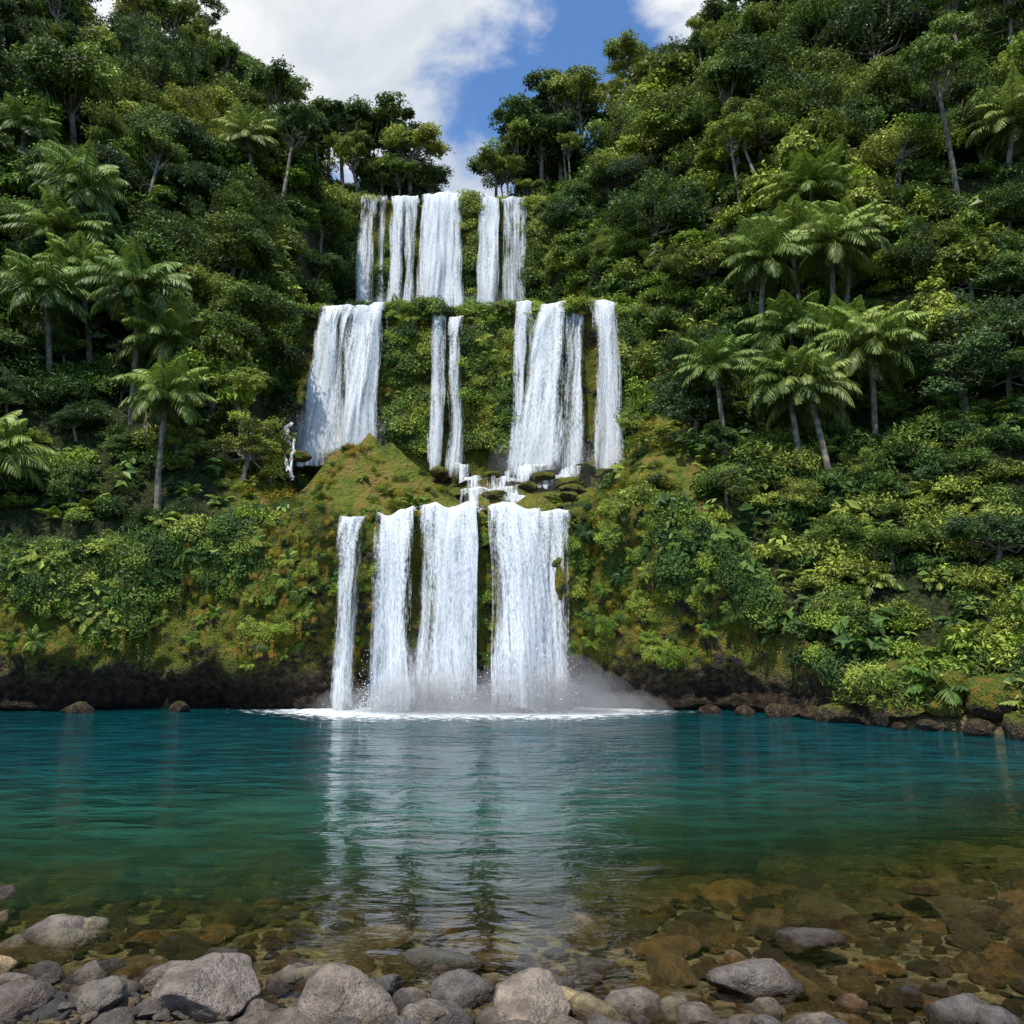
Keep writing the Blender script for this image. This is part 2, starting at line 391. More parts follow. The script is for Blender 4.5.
def proto_col(name,meshes):
    c=bpy.data.collections.new(name)
    for i,m in enumerate(meshes):
        o=bpy.data.objects.new('%s_%02d'%(name,i),m);c.objects.link(o)
    return c
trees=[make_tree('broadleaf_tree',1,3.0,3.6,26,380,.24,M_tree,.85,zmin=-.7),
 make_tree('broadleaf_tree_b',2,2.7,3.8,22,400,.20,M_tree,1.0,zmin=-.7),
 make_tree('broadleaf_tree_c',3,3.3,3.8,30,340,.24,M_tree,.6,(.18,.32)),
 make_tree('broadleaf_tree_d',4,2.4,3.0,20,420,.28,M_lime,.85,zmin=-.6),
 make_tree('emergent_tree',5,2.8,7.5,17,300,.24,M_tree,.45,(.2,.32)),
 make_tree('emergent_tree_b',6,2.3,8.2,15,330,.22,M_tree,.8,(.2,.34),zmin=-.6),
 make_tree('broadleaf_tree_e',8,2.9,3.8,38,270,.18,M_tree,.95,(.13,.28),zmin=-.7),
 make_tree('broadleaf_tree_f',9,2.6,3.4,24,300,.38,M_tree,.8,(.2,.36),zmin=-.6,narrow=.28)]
palms=[make_palm('palm_tree_mesh_%d'%i,20+i,5.6+.5*i) for i in range(3)]
C_tree=proto_col('tree_variants',trees+[palms[0]])
under=[make_shrub('shrub',31,1.0,9,170,.16,M_under),make_shrub('shrub_b',32,1.2,10,150,.22,M_under,narrow=.3),
 make_fern('fern',33,1.2),make_fern('fern_b',34,.9,12,M_lime),make_bigleaf('taro_plant',35),make_shrub('shrub_c',36,.9,8,180,.13,M_lime),
 make_vine('vine',37,M_under),make_vine('vine_b',38,M_moss,1.3),make_shrub('moss_clump',39,.5,7,220,.05,M_moss,.35),make_shrub('moss_clump_b',40,.5,7,190,.06,M_under,.35)]
C_under=proto_col('undergrowth_variants',under)

def scatter(name,P,R,S,I,col):
    n=len(P);me=bpy.data.meshes.new(name);me.vertices.add(n);me.vertices.foreach_set('co',np.asarray(P,np.float32).ravel())
    a=me.attributes.new('rot','FLOAT_VECTOR','POINT');a.data.foreach_set('vector',np.asarray(R,np.float32).ravel())
    S=np.asarray(S,np.float32)
    if S.ndim==1: S=np.stack([S,S,S],-1)
    a=me.attributes.new('scl','FLOAT_VECTOR','POINT');a.data.foreach_set('vector',S.ravel())
    a=me.attributes.new('pick','INT','POINT');a.data.foreach_set('value',np.asarray(I,np.int32))
    o=link(bpy.data.objects.new(name,me))
    g=bpy.data.node_groups.new(name+'_nodes','GeometryNodeTree')
    g.interface.new_socket('Geometry',in_out='INPUT',socket_type='NodeSocketGeometry')
    g.interface.new_socket('Geometry',in_out='OUTPUT',socket_type='NodeSocketGeometry')
    N=g.nodes;gi=N.new('NodeGroupInput');go=N.new('NodeGroupOutput')
    ip=N.new('GeometryNodeInstanceOnPoints');ci=N.new('GeometryNodeCollectionInfo')
    ci.inputs['Collection'].default_value=col;ci.inputs['Separate Children'].default_value=True;ci.inputs['Reset Children'].default_value=True
    def na(nm,ty):
        q=N.new('GeometryNodeInputNamedAttribute');q.data_type=ty;q.inputs['Name'].default_value=nm
        return [s for s in q.outputs if s.enabled and s.name=='Attribute'][0]
    er=N.new('FunctionNodeEulerToRotation')
    L=g.links.new
    L(gi.outputs[0],ip.inputs['Points']);L(ci.outputs[0],ip.inputs['Instance']);ip.inputs['Pick Instance'].default_value=True
    L(na('pick','INT'),ip.inputs['Instance Index']);L(na('rot','FLOAT_VECTOR'),er.inputs[0]);L(er.outputs[0],ip.inputs['Rotation'])
    L(na('scl','FLOAT_VECTOR'),ip.inputs['Scale']);L(ip.outputs[0],go.inputs[0])
    md=o.modifiers.new('scatter','NODES');md.node_group=g
    return o
def jit(x0,x1,y0,y1,s):
    gx,gy=np.meshgrid(np.arange(x0,x1,s),np.arange(y0,y1,s),indexing='ij')
    return (gx+rng.uniform(-.48,.48,gx.shape)*s).ravel(),(gy+rng.uniform(-.48,.48,gx.shape)*s).ravel()

palm_xy=[(14.2,44,1.1,7),(17.4,46,1.1,6.5),(18.3,44,1.1,6.4),(14,38,1.05,4.8),(15.1,37,1.05,5.9),(17.9,39,1.1,5.2),(10.6,39,.85,5.5),(14.9,41,1.1,5.6),(31.9,48,1.25,5.5),(16.9,40,1.,5.6),(19.6,45,1.,5.6),
 (-27,45,1.15,5.7),(-25,42,1.1,5.2),(-24,44,1.05,5.7),(-20.5,42,1.1,7),(-19.3,41,1.15,6.4),(-17,38,.95,6.0),(-23.3,36,1.05,4.)]
def near_palms(x,y):
    k=np.zeros(len(x),bool)
    for px,py,s,h in palm_xy:
        k|=((np.abs(x-px*(y/py))<2.6)&(y>py-6)&(y<py+1.2))
    return k
# trees
tx,ty=jit(-70,74,31,103,2.8)
tz=terrain(tx,ty)
d=np.maximum(xl(ty)-tx,tx-xr(ty))
npm=near_palms(tx,ty)
k=(ty>yc(tx)+2.7)&(d>1.6)&(np.abs(tx)<.72*ty+5)&(tz>2.0)&(~npm|(rng.random(len(tx))<.9))&(rng.random(len(tx))<.9)
k&=~((tx<-8)&(tx>-17)&(ty<45)&(d<2.5))&~((tx>3)&(tx<10)&(ty<46)&(d<4.5))
tx,ty,tz,d,npm=tx[k],ty[k],tz[k],d[k],npm[k]
n=len(tx)
pick=rng.choice(9,n,p=[.18,.14,.14,.15,.05,.05,.13,.12,.04])
ridge=(ty>76)
pick=np.where(ridge&(rng.random(n)<.35),rng.choice([4,5],n),pick)
pick=np.where(npm&((pick==4)|(pick==5)|(pick==8)),0,pick)
sc=np.exp(rng.normal(-.10,.30,n)).clip(.5,1.6)*np.interp(ty,[33,45,80],[.75,.95,1.05])*np.interp(d,[1.5,5],[.7,1])*np.where(npm,.62,1.)
R=np.stack([rng.normal(.05,.1,n),rng.normal(0,.1,n),rng.uniform(0,6.28,n)],-1)
S=np.stack([sc*rng.uniform(.8,1.2,n),sc*rng.uniform(.8,1.2,n),sc*rng.uniform(.8,1.25,n)],-1)
sink=np.where((pick==4)|(pick==5)|(pick==8),.3,1.0*sc)
print('trees',n)
scatter('jungle_forest',np.stack([tx,ty,tz-sink],-1),R,S,pick,C_tree)
# tall individual trees standing on the rim by the top fall
for i,(x,y,s,m) in enumerate([(-10.6,77.6,1.25,4),(-12.8,79,1.45,5),(-9.0,79.5,1.0,4),(-15.2,80,1.5,4),(-17.6,78,1.35,5),(-13.6,77,.9,4),(-1.6,78.5,1.0,4),(.9,79.5,1.4,5),(3.0,78.5,1.3,4),(5.2,80,1.5,5),(7.6,79,1.35,4),(-.2,77.6,.8,5)]):
    o=link(bpy.data.objects.new('rainforest_tree',trees[m]));o.location=(x,y,float(terrain(x,y))-.3);o.scale=(s*1.1,s*1.1,s);o.rotation_euler=(0,0,i*1.7)
# undergrowth on slopes
ux,uy=jit(-52,56,24,88,1.25)
uz=terrain(ux,uy);d=np.maximum(xl(uy)-ux,ux-xr(uy))
k=(uz>.5)&(d>.3)&(np.abs(ux)<.70*uy+3)&((uy>yc(ux)+1.0))&~((uy>60)&(rng.random(len(ux))<.45))
ux,uy,uz,d=ux[k],uy[k],uz[k],d[k];n=len(ux)
pick=rng.choice(6,n,p=[.28,.22,.16,.10,.12,.12])
mossy=(((ux>3)&(ux<11))|((ux<-8)&(ux>-15)))&(uy<46)&(d<5.)
pick=np.where(mossy,rng.choice([8,9,3,5,2,0],n,p=[.52,.16,.11,.08,.08,.05]),pick)
sc=rng.uniform(.7,1.5,n)*np.interp(uy,[26,45,80],[.8,1.1,1.8])*np.where(mossy&(pick>7),1.9,1.)*np.where(mossy,.65,1)
R=np.stack([rng.normal(.2,.15,n),rng.normal(0,.15,n),rng.uniform(0,6.28,n)],-1)
ex,ey=jit(9.5,26,24,41,.8);ez=terrain(ex,ey);k=(ez>.9)&(ey>yc(ex)+1)&(rng.random(len(ex))<.8);ex,ey,ez=ex[k],ey[k],ez[k];m=len(ex)
pe=np.where((ex>13.5)&(ey<31),rng.choice([5,3,0,2,8],m,p=[.45,.15,.15,.1,.15]),rng.choice([0,1,2,4,5,9],m,p=[.28,.2,.16,.14,.1,.12]))
ux=np.concatenate([ux,ex]);uy=np.concatenate([uy,ey]);uz=np.concatenate([uz,ez]);pick=np.concatenate([pick,pe])
sc=np.concatenate([sc,rng.uniform(.6,1.2,m)*np.where((ex>14)&(ey<30),1.5,1)]);R=np.concatenate([R,np.stack([rng.normal(.2,.15,m),rng.normal(0,.15,m),rng.uniform(0,6.28,m)],-1)])
print('under',len(ux))
scatter('undergrowth',np.stack([ux,uy,uz],-1),R,sc,pick,C_under)
# plants on cliffs
def on_cliff(Vc,nz,n,cond,picks,pp,sc,tilt,back=False):
    A=(Vc[:,nz:] if back else Vc[:,:nz+3]).reshape(-1,3);c=A[cond(A[:,0],A[:,2])];q=c[rng.integers(0,len(c),n)]
    pk=rng.choice(picks,n,p=pp);E=[]
    for i in range(n):
        if pk[i] in(6,7): E.append((0,0,rng.normal(0,.4)))
        else:
            e=(Matrix.Rotation(tilt+rng.normal(0,.25),3,'X')@Matrix.Rotation(rng.uniform(0,6.28),3,'Z')).to_euler();E.append(tuple(e))
    s=rng.uniform(sc[0],sc[1],n)
    return q,np.array(E),s,pk
parts=[]
edge_l=lambda x:4.0+fbm(x*.35,0,0,77,3)*2.8
parts.append(on_cliff(C1,n1,1250,lambda x,z:((x<-11.5)|(x>6.8))&(z>edge_l(x)+.8),[0,1,2,3,4,5,6,7,8,9],[.12,.08,.22,.10,.12,.08,.12,.04,.06,.06],(.35,.9),.9))
parts.append(on_cliff(C1,n1,520,lambda x,z:((x<-10.5)|(x>6.)),[0,1,2,3,4,5,9],[.25,.2,.15,.1,.1,.12,.08],(.6,1.25),.25,True))
parts.append(on_cliff(C1,n1,560,lambda x,z:((x<-8.5)|(x>3.2))&(z>2.6+fbm(x*.6,0,0,78,2)*1.3)&(z<7.5),[8,9,3,7,2,5],[.44,.26,.10,.06,.08,.06],(.25,.75),1.2))
parts.append(on_cliff(C1,n1,420,lambda x,z:(((x>-8)&(x<-6.2))|((x>-1.75)&(x<-.9))|((x>2.4)&(x<7))|(x<-8)&(x>-11.6))&(z>2.+fbm(x*.8,0,0,5,2)),[8,9,3,7,5,2],[.46,.22,.08,.08,.08,.08],(.2,.65),1.1))
parts.append(on_cliff(C1,n1,160,lambda x,z:(x>-6.5)&(x<3)&(z>8.3),[8,9,3],[.6,.3,.1],(.25,.55),.6))
fl2=lambda x:((x>-8.4)&(x<-5.4))|((x>-3.1)&(x<-.2))|((x>1.0)&(x<1.8))|((x>6.9))|(x<-15)
parts.append(on_cliff(C2,n2,900,lambda x,z:fl2(x)&(z>15.5),[0,3,5,8,9,7,1],[.08,.08,.14,.40,.18,.07,.05],(.5,1.3),.9))
parts.append(on_cliff(C2,n2,300,lambda x,z:(z>24.6),[0,5,2,8],[.2,.25,.1,.45],(.4,1.1),.3))
fl3=lambda x:((x>-4.7)&(x<-3.2))|(x<-14.6)|(x>1.2)|((x>-12.4)&(x<-11.8))|((x>-9.4)&(x<-8.9))
parts.append(on_cliff(C3,n3,420,lambda x,z:fl3(x)&(z>27),[0,5,8,9,1],[.15,.20,.35,.2,.10],(.8,1.5),.9))
parts.append(on_cliff(C3,n3,160,lambda x,z:(z>44.8),[8,9,5],[.5,.3,.2],(.4,1.1),.3))
P=np.concatenate([p[0] for p in parts]);E=np.concatenate([p[1] for p in parts]);S=np.concatenate([p[2] for p in parts]);I=np.concatenate([p[3] for p in parts])
scatter('cliff_plants',P,E,S,I,C_under)
# moss on terrace mounds
mx,my=jit(-16,9,37.6,72,.5);mz=terrain(mx,my);d=np.maximum(xl(my)-mx,mx-xr(my))
k=(d<4.)&(fbm(mx*.5,my*.5,0,91,3)>-.05)&~((mx>-2.8)&(mx<1.4)&(my<51))&((my<47)|(my>54.5))&(mz>8)
mx,my,mz=mx[k],my[k],mz[k];n=len(mx)
pk=np.where(my<54,rng.choice([8,9,3,5,0],n,p=[.58,.20,.08,.09,.05]),rng.choice([8,9,5,3,0],n,p=[.4,.2,.18,.07,.15]))
scatter('terrace_moss',np.stack([mx,my,mz-.1],-1),np.stack([rng.normal(.2,.2,n),rng.normal(0,.2,n),rng.uniform(0,6.28,n)],-1),
 rng.uniform(.4,1.2,n)*np.where(my>54,2.,1.)*np.where(((pk==5)|(pk==0))&(my<54),.5,1.),pk,C_under)

# palms: individual trees
for i,(px,py,s,h) in enumerate(palm_xy):
    m=palms[i%3];H=5.6+.5*(i%3)
    o=link(bpy.data.objects.new('palm_tree',m));o.location=(px,py,float(terrain(px,py))+(h-H*s))
    o.scale=(s,s,s);o.rotation_euler=(random.gauss(0,.07),random.gauss(0,.07),random.uniform(0,6.28))

# ------------------------------------------------------------------ rocks
def make_rock(name,seed,mat,sub=4,fl=.62):
    r=np.random.default_rng(seed);bm=bmesh.new();bmesh.ops.create_icosphere(bm,subdivisions=sub,radius=1.)
    me=bpy.data.meshes.new(name);bm.to_mesh(me);bm.free()
    n=len(me.vertices);co=np.empty(n*3,np.float32);me.vertices.foreach_get('co',co);v=co.reshape(-1,3).astype(float)
    v*=1+.30*fbm(v[:,0]*.9+seed,v[:,1]*.9,v[:,2]*.9,seed,2)[:,None]
    for k in range(10):
        nn=r.normal(size=3);nn/=np.linalg.norm(nn);dd=r.uniform(.55,.88);e=np.maximum(v@nn-dd,0);v-=.88*e[:,None]*nn
    v*=1+(.11*fbm(v[:,0]*3,v[:,1]*3,v[:,2]*3,seed,4)+.02*vn(v[:,0]*14,v[:,1]*14,v[:,2]*14,seed))[:,None]
    v*=[1,r.uniform(.7,.9),fl*r.uniform(.8,1.1)]
    me.vertices.foreach_set('co',v.astype(np.float32).ravel());me.materials.append(mat)
    me.polygons.foreach_set('use_smooth',np.ones(len(me.polygons),bool));me.update();return me
rocks=[make_rock('river_rock_mesh',100+i,M_rock,5,.68) for i in range(9)]
big=[(-2.53,7.15,.56),(-4.95,7.25,.48),(-3.0,7.6,.30),(-3.5,7.35,.22),(-4.3,7.05,.27),(-1.38,7.0,.50),(-2.02,7.75,.26),(-1.3,7.6,.24),(-.42,7.4,.36),(.12,7.0,.42),
 (1.03,7.25,.30),(2.18,7.7,.44),(3.0,8.85,.38),(.82,8.15,.30),(5.05,10.6,.24),(3.6,7.05,.32),(4.4,6.95,.34),(-4.75,8.9,.46),(1.45,6.95,.22),(2.4,6.85,.22),(-3.3,6.95,.26),(-3.95,6.8,.3),(-.65,6.85,.28),(-2.9,8.4,.13),(3.1,7.6,.12),(-.1,8.0,.10),(2.0,6.7,.2),(5.2,6.8,.3),(-4.4,7.6,.2),(-3.9,7.7,.14)]
for i,(x,y,w) in enumerate(big):
    o=link(bpy.data.objects.new('river_rock',rocks[(i*4)%9]))
    o.scale=(w,w*random.uniform(.8,1.1),w*random.uniform(.8,1.15));o.rotation_euler=(random.gauss(0,.15),random.gauss(0,.15),random.choice([0,3.14])+random.gauss(0,.5))
    if i in(12,17,14,13): o.scale.z=w*.5
    o.location=(x,y,max(float(terrain(x,y)),-.12)+w*.22)
for i,(x,y,w) in enumerate([(13.4,28.6,.8),(14.6,28.0,.7),(12.4,30.4,.9),(15.9,25.6,.9),(17,25,.8),(14.2,30,1.1),(11.8,31.6,.7),(16.5,27.2,1.2),(15.2,27.0,.5),(12.9,29.4,.45),(10.6,32.4,.6),(14,27.6,.4),(14.8,26.4,.5),(11.2,32.9,.4),(13.1,28.0,.3),(15.3,28.6,.9),(13.6,30.6,.6),(9.4,33.2,.5),(8.2,34,.4),(-14,34.8,.5),(-18,34.2,.5)]):
    o=link(bpy.data.objects.new('mossy_boulder',make_rock('mossy_boulder_mesh',300+i,M_boul,4)));o.scale=(w*1.3,w,w*1.1)
    o.rotation_euler=(0,0,random.uniform(0,6));o.location=(x,y,max(float(terrain(x,y)),-.1)+.15*w+.1)
C_peb=proto_col('pebble_variants',[make_rock('pebble',200+i,M_bedrock,3) for i in range(6)]+[make_rock('pebble_g',210+i,M_grav,3) for i in range(4)])
n=8500
px_=rng.uniform(-1,1,n);py_=5.2+13.5*rng.random(n)**1.2;px_=px_*(.72*py_+1.5)
pz_=terrain(px_,py_);ps=np.exp(rng.normal(-2.7,.65,n)).clip(.025,.40)*np.interp(py_,[6,8,12],[.75,.95,1.4])
ps=np.where(pz_+ps*.6>.05,np.where(py_>9,ps*.5,ps),ps)
pk=np.where(pz_>-.02,rng.integers(6,10,n),rng.integers(0,8,n))
scatter('river_stones',np.stack([px_,py_,pz_+ps*.10],-1),np.stack([rng.normal(0,.2,n),rng.normal(0,.2,n),rng.uniform(0,6.28,n)],-1),np.stack([ps*1.2,ps*1.1,ps*.9],-1),pk,C_peb)
C_rk=proto_col('shore_rock_variants',rocks)
n=150
px_=np.where(rng.random(n)<.7,rng.uniform(-5.4,.9,n),rng.uniform(.5,5.6,n));py_=rng.uniform(6.5,8.1,n)-np.where(px_>.8,.35,0);pz_=terrain(px_,py_);ps=np.exp(rng.normal(-2.2,.38,n)).clip(.06,.24)
scatter('shore_rocks',np.stack([px_,py_,np.maximum(pz_,-.1)+ps*.25],-1),np.stack([rng.normal(0,.2,n),rng.normal(0,.2,n),rng.uniform(0,6.28,n)],-1),ps,rng.integers(0,9,n),C_rk)

# ------------------------------------------------------------------ water
def water_mat():
    T=NT('pool_water');p=T.pos();s=T.sep(p);x,y=s[0],s[1]
    n0=T.noise(p,.35,3)
    mp=T.n('ShaderNodeMapping');T.l(p,mp.inputs[0]);mp.inputs['Scale'].default_value=(.42,1.,1)
    w1=T.noise(mp.outputs[0],1.5,3,.55,.6);w2=T.noise(mp.outputs[0],5.5,3,.6,.3);w3=T.noise(mp.outputs[0],.6,2,.5,.5)
    patch=T.mr(T.noise(p,.14,2),.40,.60,.45,1.25)
    h=T.math('ADD',T.math('MULTIPLY',w1,1.),T.math('ADD',T.math('MULTIPLY',w2,.26),T.math('MULTIPLY',w3,.9)))
    bp=T.n('ShaderNodeBump');T.l(h,bp.inputs['Height']);T.l(T.math('MULTIPLY',T.mr(y,8,20,.14,.62),patch),bp.inputs['Strength']);bp.inputs['Distance'].default_value=.34
    nr=bp.outputs[0]
    yy=T.math('ADD',T.math('SUBTRACT',y,T.math('MULTIPLY',T.math('MAXIMUM',x,0.),.42)),T.math('MULTIPLY',T.math('SUBTRACT',n0,.5),3.))
    dep=T.mr(yy,8.6,15.5,0,.97)
    col=T.mix(T.mr(y,11,22),(.014,.072,.045),(.002,.050,.058))
    col=T.mix(T.mr(w1,.42,.62),T.scale(col,.72),T.scale(col,1.25))
    deep=T.bsdf('ShaderNodeBsdfDiffuse',col,nrm=nr)
    tr=T.bsdf('ShaderNodeBsdfTransparent',T.mix(T.mr(yy,7.,12.),(.98,.97,.92),(.64,.78,.46)))
    body=T.shmix(dep,tr,deep)
    gl=T.bsdf('ShaderNodeBsdfGlossy',(1,1,1),.03,nr)
    fr=T.n('ShaderNodeFresnel');fr.inputs['IOR'].default_value=1.33;T.l(nr,fr.inputs['Normal'])
    sh=T.shmix(fr.outputs[0],body,gl)
    dx=T.math('MAXIMUM',T.math('SUBTRACT',T.math('ABSOLUTE',T.math('ADD',x,2.0)),4.8),0.)
    dy=T.math('MAXIMUM',T.math('SUBTRACT',34.6,y),0.)
    dd=T.math('ADD',T.math('MULTIPLY',dx,.35),T.math('MULTIPLY',dy,.42))
    fn=T.noise(p,2.2,5,.75)
    foam=T.mr(T.math('SUBTRACT',T.math('ADD',fn,.30),T.math('MULTIPLY',dd,.22)),.46,.70)
    fo=T.bsdf('ShaderNodeBsdfDiffuse',(.8,.84,.85))
    return T.done(T.shmix(foam,sh,fo))
wx=np.linspace(-70,60,60);wy=np.linspace(-2,40,40);WX,WY=np.meshgrid(wx,wy,indexing='ij')
link(bpy.data.objects.new('pool_water',raw_mesh('pool_water',np.stack([WX,WY,WX*0],-1).reshape(-1,3),gridq(60,40),[water_mat()],smooth=True)))

def fall_mat():
    T=NT('falling_water');a=T.n('ShaderNodeAttribute',attribute_name='fuv').outputs['Vector'];s=T.sep(a)
    thr=T.n('ShaderNodeAttribute',attribute_name='thr').outputs['Fac']
    def nz(sx,sy,d,dist=0.):
        c=T.n('ShaderNodeCombineXYZ');T.l(T.math('MULTIPLY',s[0],sx),c.inputs[0]);T.l(T.math('MULTIPLY',s[1],sy),c.inputs[1])
        return T.noise(c.outputs[0],1.,d,.6,dist)
    n1=nz(1.7,.12,2,.3);n2=nz(6,.45,3,.2);n3=nz(17,4.,3)
    v=T.math('ADD',T.math('ADD',T.math('MULTIPLY',n1,.48),T.math('MULTIPLY',n2,.30)),T.math('MULTIPLY',n3,.22))
    al=T.mr(T.math('SUBTRACT',v,thr),-.065,.11)
    q=T.math('ADD',T.math('MULTIPLY',n2,.5),T.math('MULTIPLY',n3,.5))
    col=T.mix(T.mr(q,.36,.57),(.56,.63,.67),(.96,.97,.98))
    bn=T.bump(T.math('ADD',n2,T.math('MULTIPLY',n3,.8)),.6,.15)
    d=T.bsdf('ShaderNodeBsdfDiffuse',col,nrm=bn);t=T.bsdf('ShaderNodeBsdfTranslucent',col)
    return T.done(T.shmix(al,T.bsdf('ShaderNodeBsdfTransparent',(1,1,1)),T.shmix(.3,d,t)))
M_fall=fall_mat()
def fall(parent,x0,x1,y,zt,zb,dens=.5,v=1.,bx0=None,bx1=None,seed=0,layers=2,amp=.25,lip=1.2,var=.26):
    """curtain of water leaving a ledge at (y,zt) and following a ballistic arc down to zb"""
    bx0=x0 if bx0 is None else bx0;bx1=x1 if bx1 is None else bx1
    for L in range(layers):
        nu=max(int((x1-x0)/.07),10);drop=zt-zb;nv=int(drop/.16)+14
        u=np.linspace(0,1,nu)[:,None]
        dd=np.concatenate([-np.linspace(lip,0,8)[:-1],np.linspace(0,1,nv-7)**1.15*drop])[None,:]
        dr=np.maximum(dd,0)
        s=x0+(x1-x0)*u
        out=v*np.sqrt(2*dr/9.8)*(1+.45*fbm(s*.9,0,0,seed+4,2))+np.minimum(dd,0)
        kk=(dr/drop)**.8
        Xf=s*(1-kk)+(bx0+(bx1-bx0)*u)*kk
        top=zt+.5*fbm(s*.7,0,0,seed,3)
        Zf=top-dr-.04*np.minimum(dr*3,1)+np.where(dd<0,.06,0)
        rid=fbm(s*1.1,dr*.10,seed,seed,3)*amp*2+fbm(s*5,dr*.25,seed,seed+2,2)*amp*.4
        Yf=y-out-rid*np.minimum(dr/1.5,1)+L*.28
        Xf=Xf+fbm(s*1.2,dr*.25,seed+5,seed,2)*.32*np.minimum(dr/2,1)
        Zf=np.broadcast_to(Zf,Yf.shape)
        edge=np.minimum(np.minimum(u,1-u)*(x1-x0)/min(.7,(x1-x0)*.45),1)
        th=(1-dens)+.18*(1-edge)**1.5+L*.01+var*fbm(s*(1.3 if drop<14 else .8),dr*.03,seed,seed+9,2)
        th=np.broadcast_to(th,Yf.shape)-.06*np.exp(-dr*1.2)-.07*np.clip((dr/drop-.6)*2.5,0,1)+.14*np.clip((dr/drop-.93)*14,0,1)
        F=np.stack([np.broadcast_to(s+seed*7.3+L*31,Yf.shape),np.broadcast_to(np.sqrt(dr+.3)*4,Yf.shape),np.zeros_like(Yf)],-1)
        me=raw_mesh('water_curtain',np.stack([Xf,Yf,Zf],-1).reshape(-1,3),gridq(nu,nv),[M_fall],attrs={'fuv':F.reshape(-1,3),'thr':th.ravel()},smooth=True)
        link(bpy.data.objects.new('water_curtain',me),parent)
def emp(n): return link(bpy.data.objects.new(n,None))
W1=emp('waterfall')
fall(W1,-7.8,-6.7,36.0,8.6,0,.58,.6,seed=1,layers=2,var=.08)
fall(W1,-6.2,-4.5,36.2,8.8,0,.62,1.4,-6.0,-4.1,seed=2,var=.10)
fall(W1,-4.4,-1.65,36.2,8.9,0,.54,.8,-4.5,-1.5,seed=3,var=.3)
fall(W1,-1.1,1.3,36.2,8.9,0,.63,1.5,-.8,1.8,seed=4,var=.12)
fall(W1,.9,2.7,36.4,8.9,0,.53,.8,seed=5,var=.2)
W2=emp('waterfall')
fall(W2,-13.4,-8.3,51.8,25.5,14,.56,1.3,-14.7,-8.2,seed=6,amp=.5,var=.28)
fall(W2,-5.5,-4.5,51.8,24.6,13.6,.60,.7,seed=7,var=.08)
fall(W2,-4.3,-3.1,51.8,24.8,13.6,.56,.6,seed=8,var=.1)
fall(W2,-.2,1.5,51.8,25.7,13.6,.52,.6,-.7,.9,seed=9,layers=1)
fall(W2,1.8,4.0,51.8,25.5,13.4,.61,1.2,-.6,3.2,seed=10,amp=.4,var=.2)
fall(W2,3.5,5.4,51.9,25.6,13.4,.52,.8,2.6,5.1,seed=11,var=.2)
fall(W2,5.0,7.2,51.9,25.7,13.4,.56,.9,seed=12,var=.2)
W3=emp('waterfall')
fall(W3,-14.8,-12.9,72.2,45.4,28,.57,.8,seed=13,var=.15)
fall(W3,-13.0,-11.9,72.2,45.3,28,.54,.6,seed=18,var=.1)
fall(W3,-11.7,-10.3,72.2,45.6,28,.58,.9,seed=14,var=.1)
fall(W3,-10.4,-9.1,72.2,45.4,28,.54,.7,seed=19,var=.1)
fall(W3,-8.9,-4.5,72.2,45.7,28,.60,1.2,seed=15,amp=.4,var=.25)
fall(W3,-3.3,-1.3,72.2,45.5,28,.58,.9,seed=16,var=.15)
fall(W3,-1.2,1.4,72.2,45.3,28,.54,.7,seed=17,var=.2)
def cascade(parent,path,w,seed,dn=0.):
    P=np.array(path,float);t=np.linspace(0,len(P)-1,120);C=np.stack([np.interp(t,range(len(P)),P[:,k]) for k in(0,1)],-1)
    nu=22;u=np.linspace(-1,1,nu)
    Wd=w*(1+.5*fbm(t*.9,0,0,seed,2));X_=C[:,0][:,None]+u[None,:]*Wd[:,None]+.25*fbm(t*1.5,0,0,seed+1,2)[:,None];Y_=np.repeat(C[:,1][:,None],nu,1)
    zt=np.interp(t,range(len(P)),P[:,2]);Z_=zt[:,None]+.25*fbm(X_*2,Y_*2,0,seed,2)-.12*u[None,:]**2
    s=np.concatenate([[0],np.cumsum(np.hypot(np.diff(C[:,1]),np.diff(zt)))])
    F=np.stack([X_*1.,np.repeat(s[:,None]*.8,nu,1),np.zeros_like(X_)],-1);th=.44+dn+.16*np.abs(u)[None,:]**2+.2*fbm(X_*1.5,Y_*.6,0,seed+2,2)
    link(bpy.data.objects.new('cascade_sheet',raw_mesh('cascade_sheet',np.stack([X_,Y_,Z_],-1).reshape(-1,3),gridq(120,nu),[M_fall],attrs={'fuv':F.reshape(-1,3),'thr':th.ravel()},smooth=True)),parent)
W4=emp('rocky_cascade')
cascade(W4,[(1.5,50.5,14.2),(.6,48.5,13.4),(.0,48.2,12.5),(-.3,46,12.3),(-.7,45.7,11.5),(-.4,43,11.2),(.2,42.7,10.4),(.1,39.8,10.2),(0,39.5,9.3),(.2,36.4,8.95)],.9,3)
cascade(W4,[(-3.5,50.5,14),(-3,48,13.6),(-2.6,47.7,12.5),(-1.7,44.5,12.1),(-1.5,44.2,11.1),(-1.9,41,10.8),(-2,40.7,9.8),(-2.4,36.4,8.95)],.7,5)
cascade(W4,[(4.5,51,14.2),(3.9,49.5,13.8),(3.3,49.2,13),(2.4,47,12.7),(1.6,46.6,11.9),(.6,44,11.4)],.7,9)
cascade(W4,[(-13.6,47.5,16.0),(-13.5,47.0,15.4),(-13.3,46.4,14.6),(-13.2,46.0,13.6),(-13.0,45.4,12.6)],.22,7,.03)
cascade(W4,[(-12.6,44.9,14.6),(-12.4,44.4,14.2),(-12.3,44,13.2),(-12.1,43.2,12.6),(-12.0,42.6,11.5)],.16,8,.03)
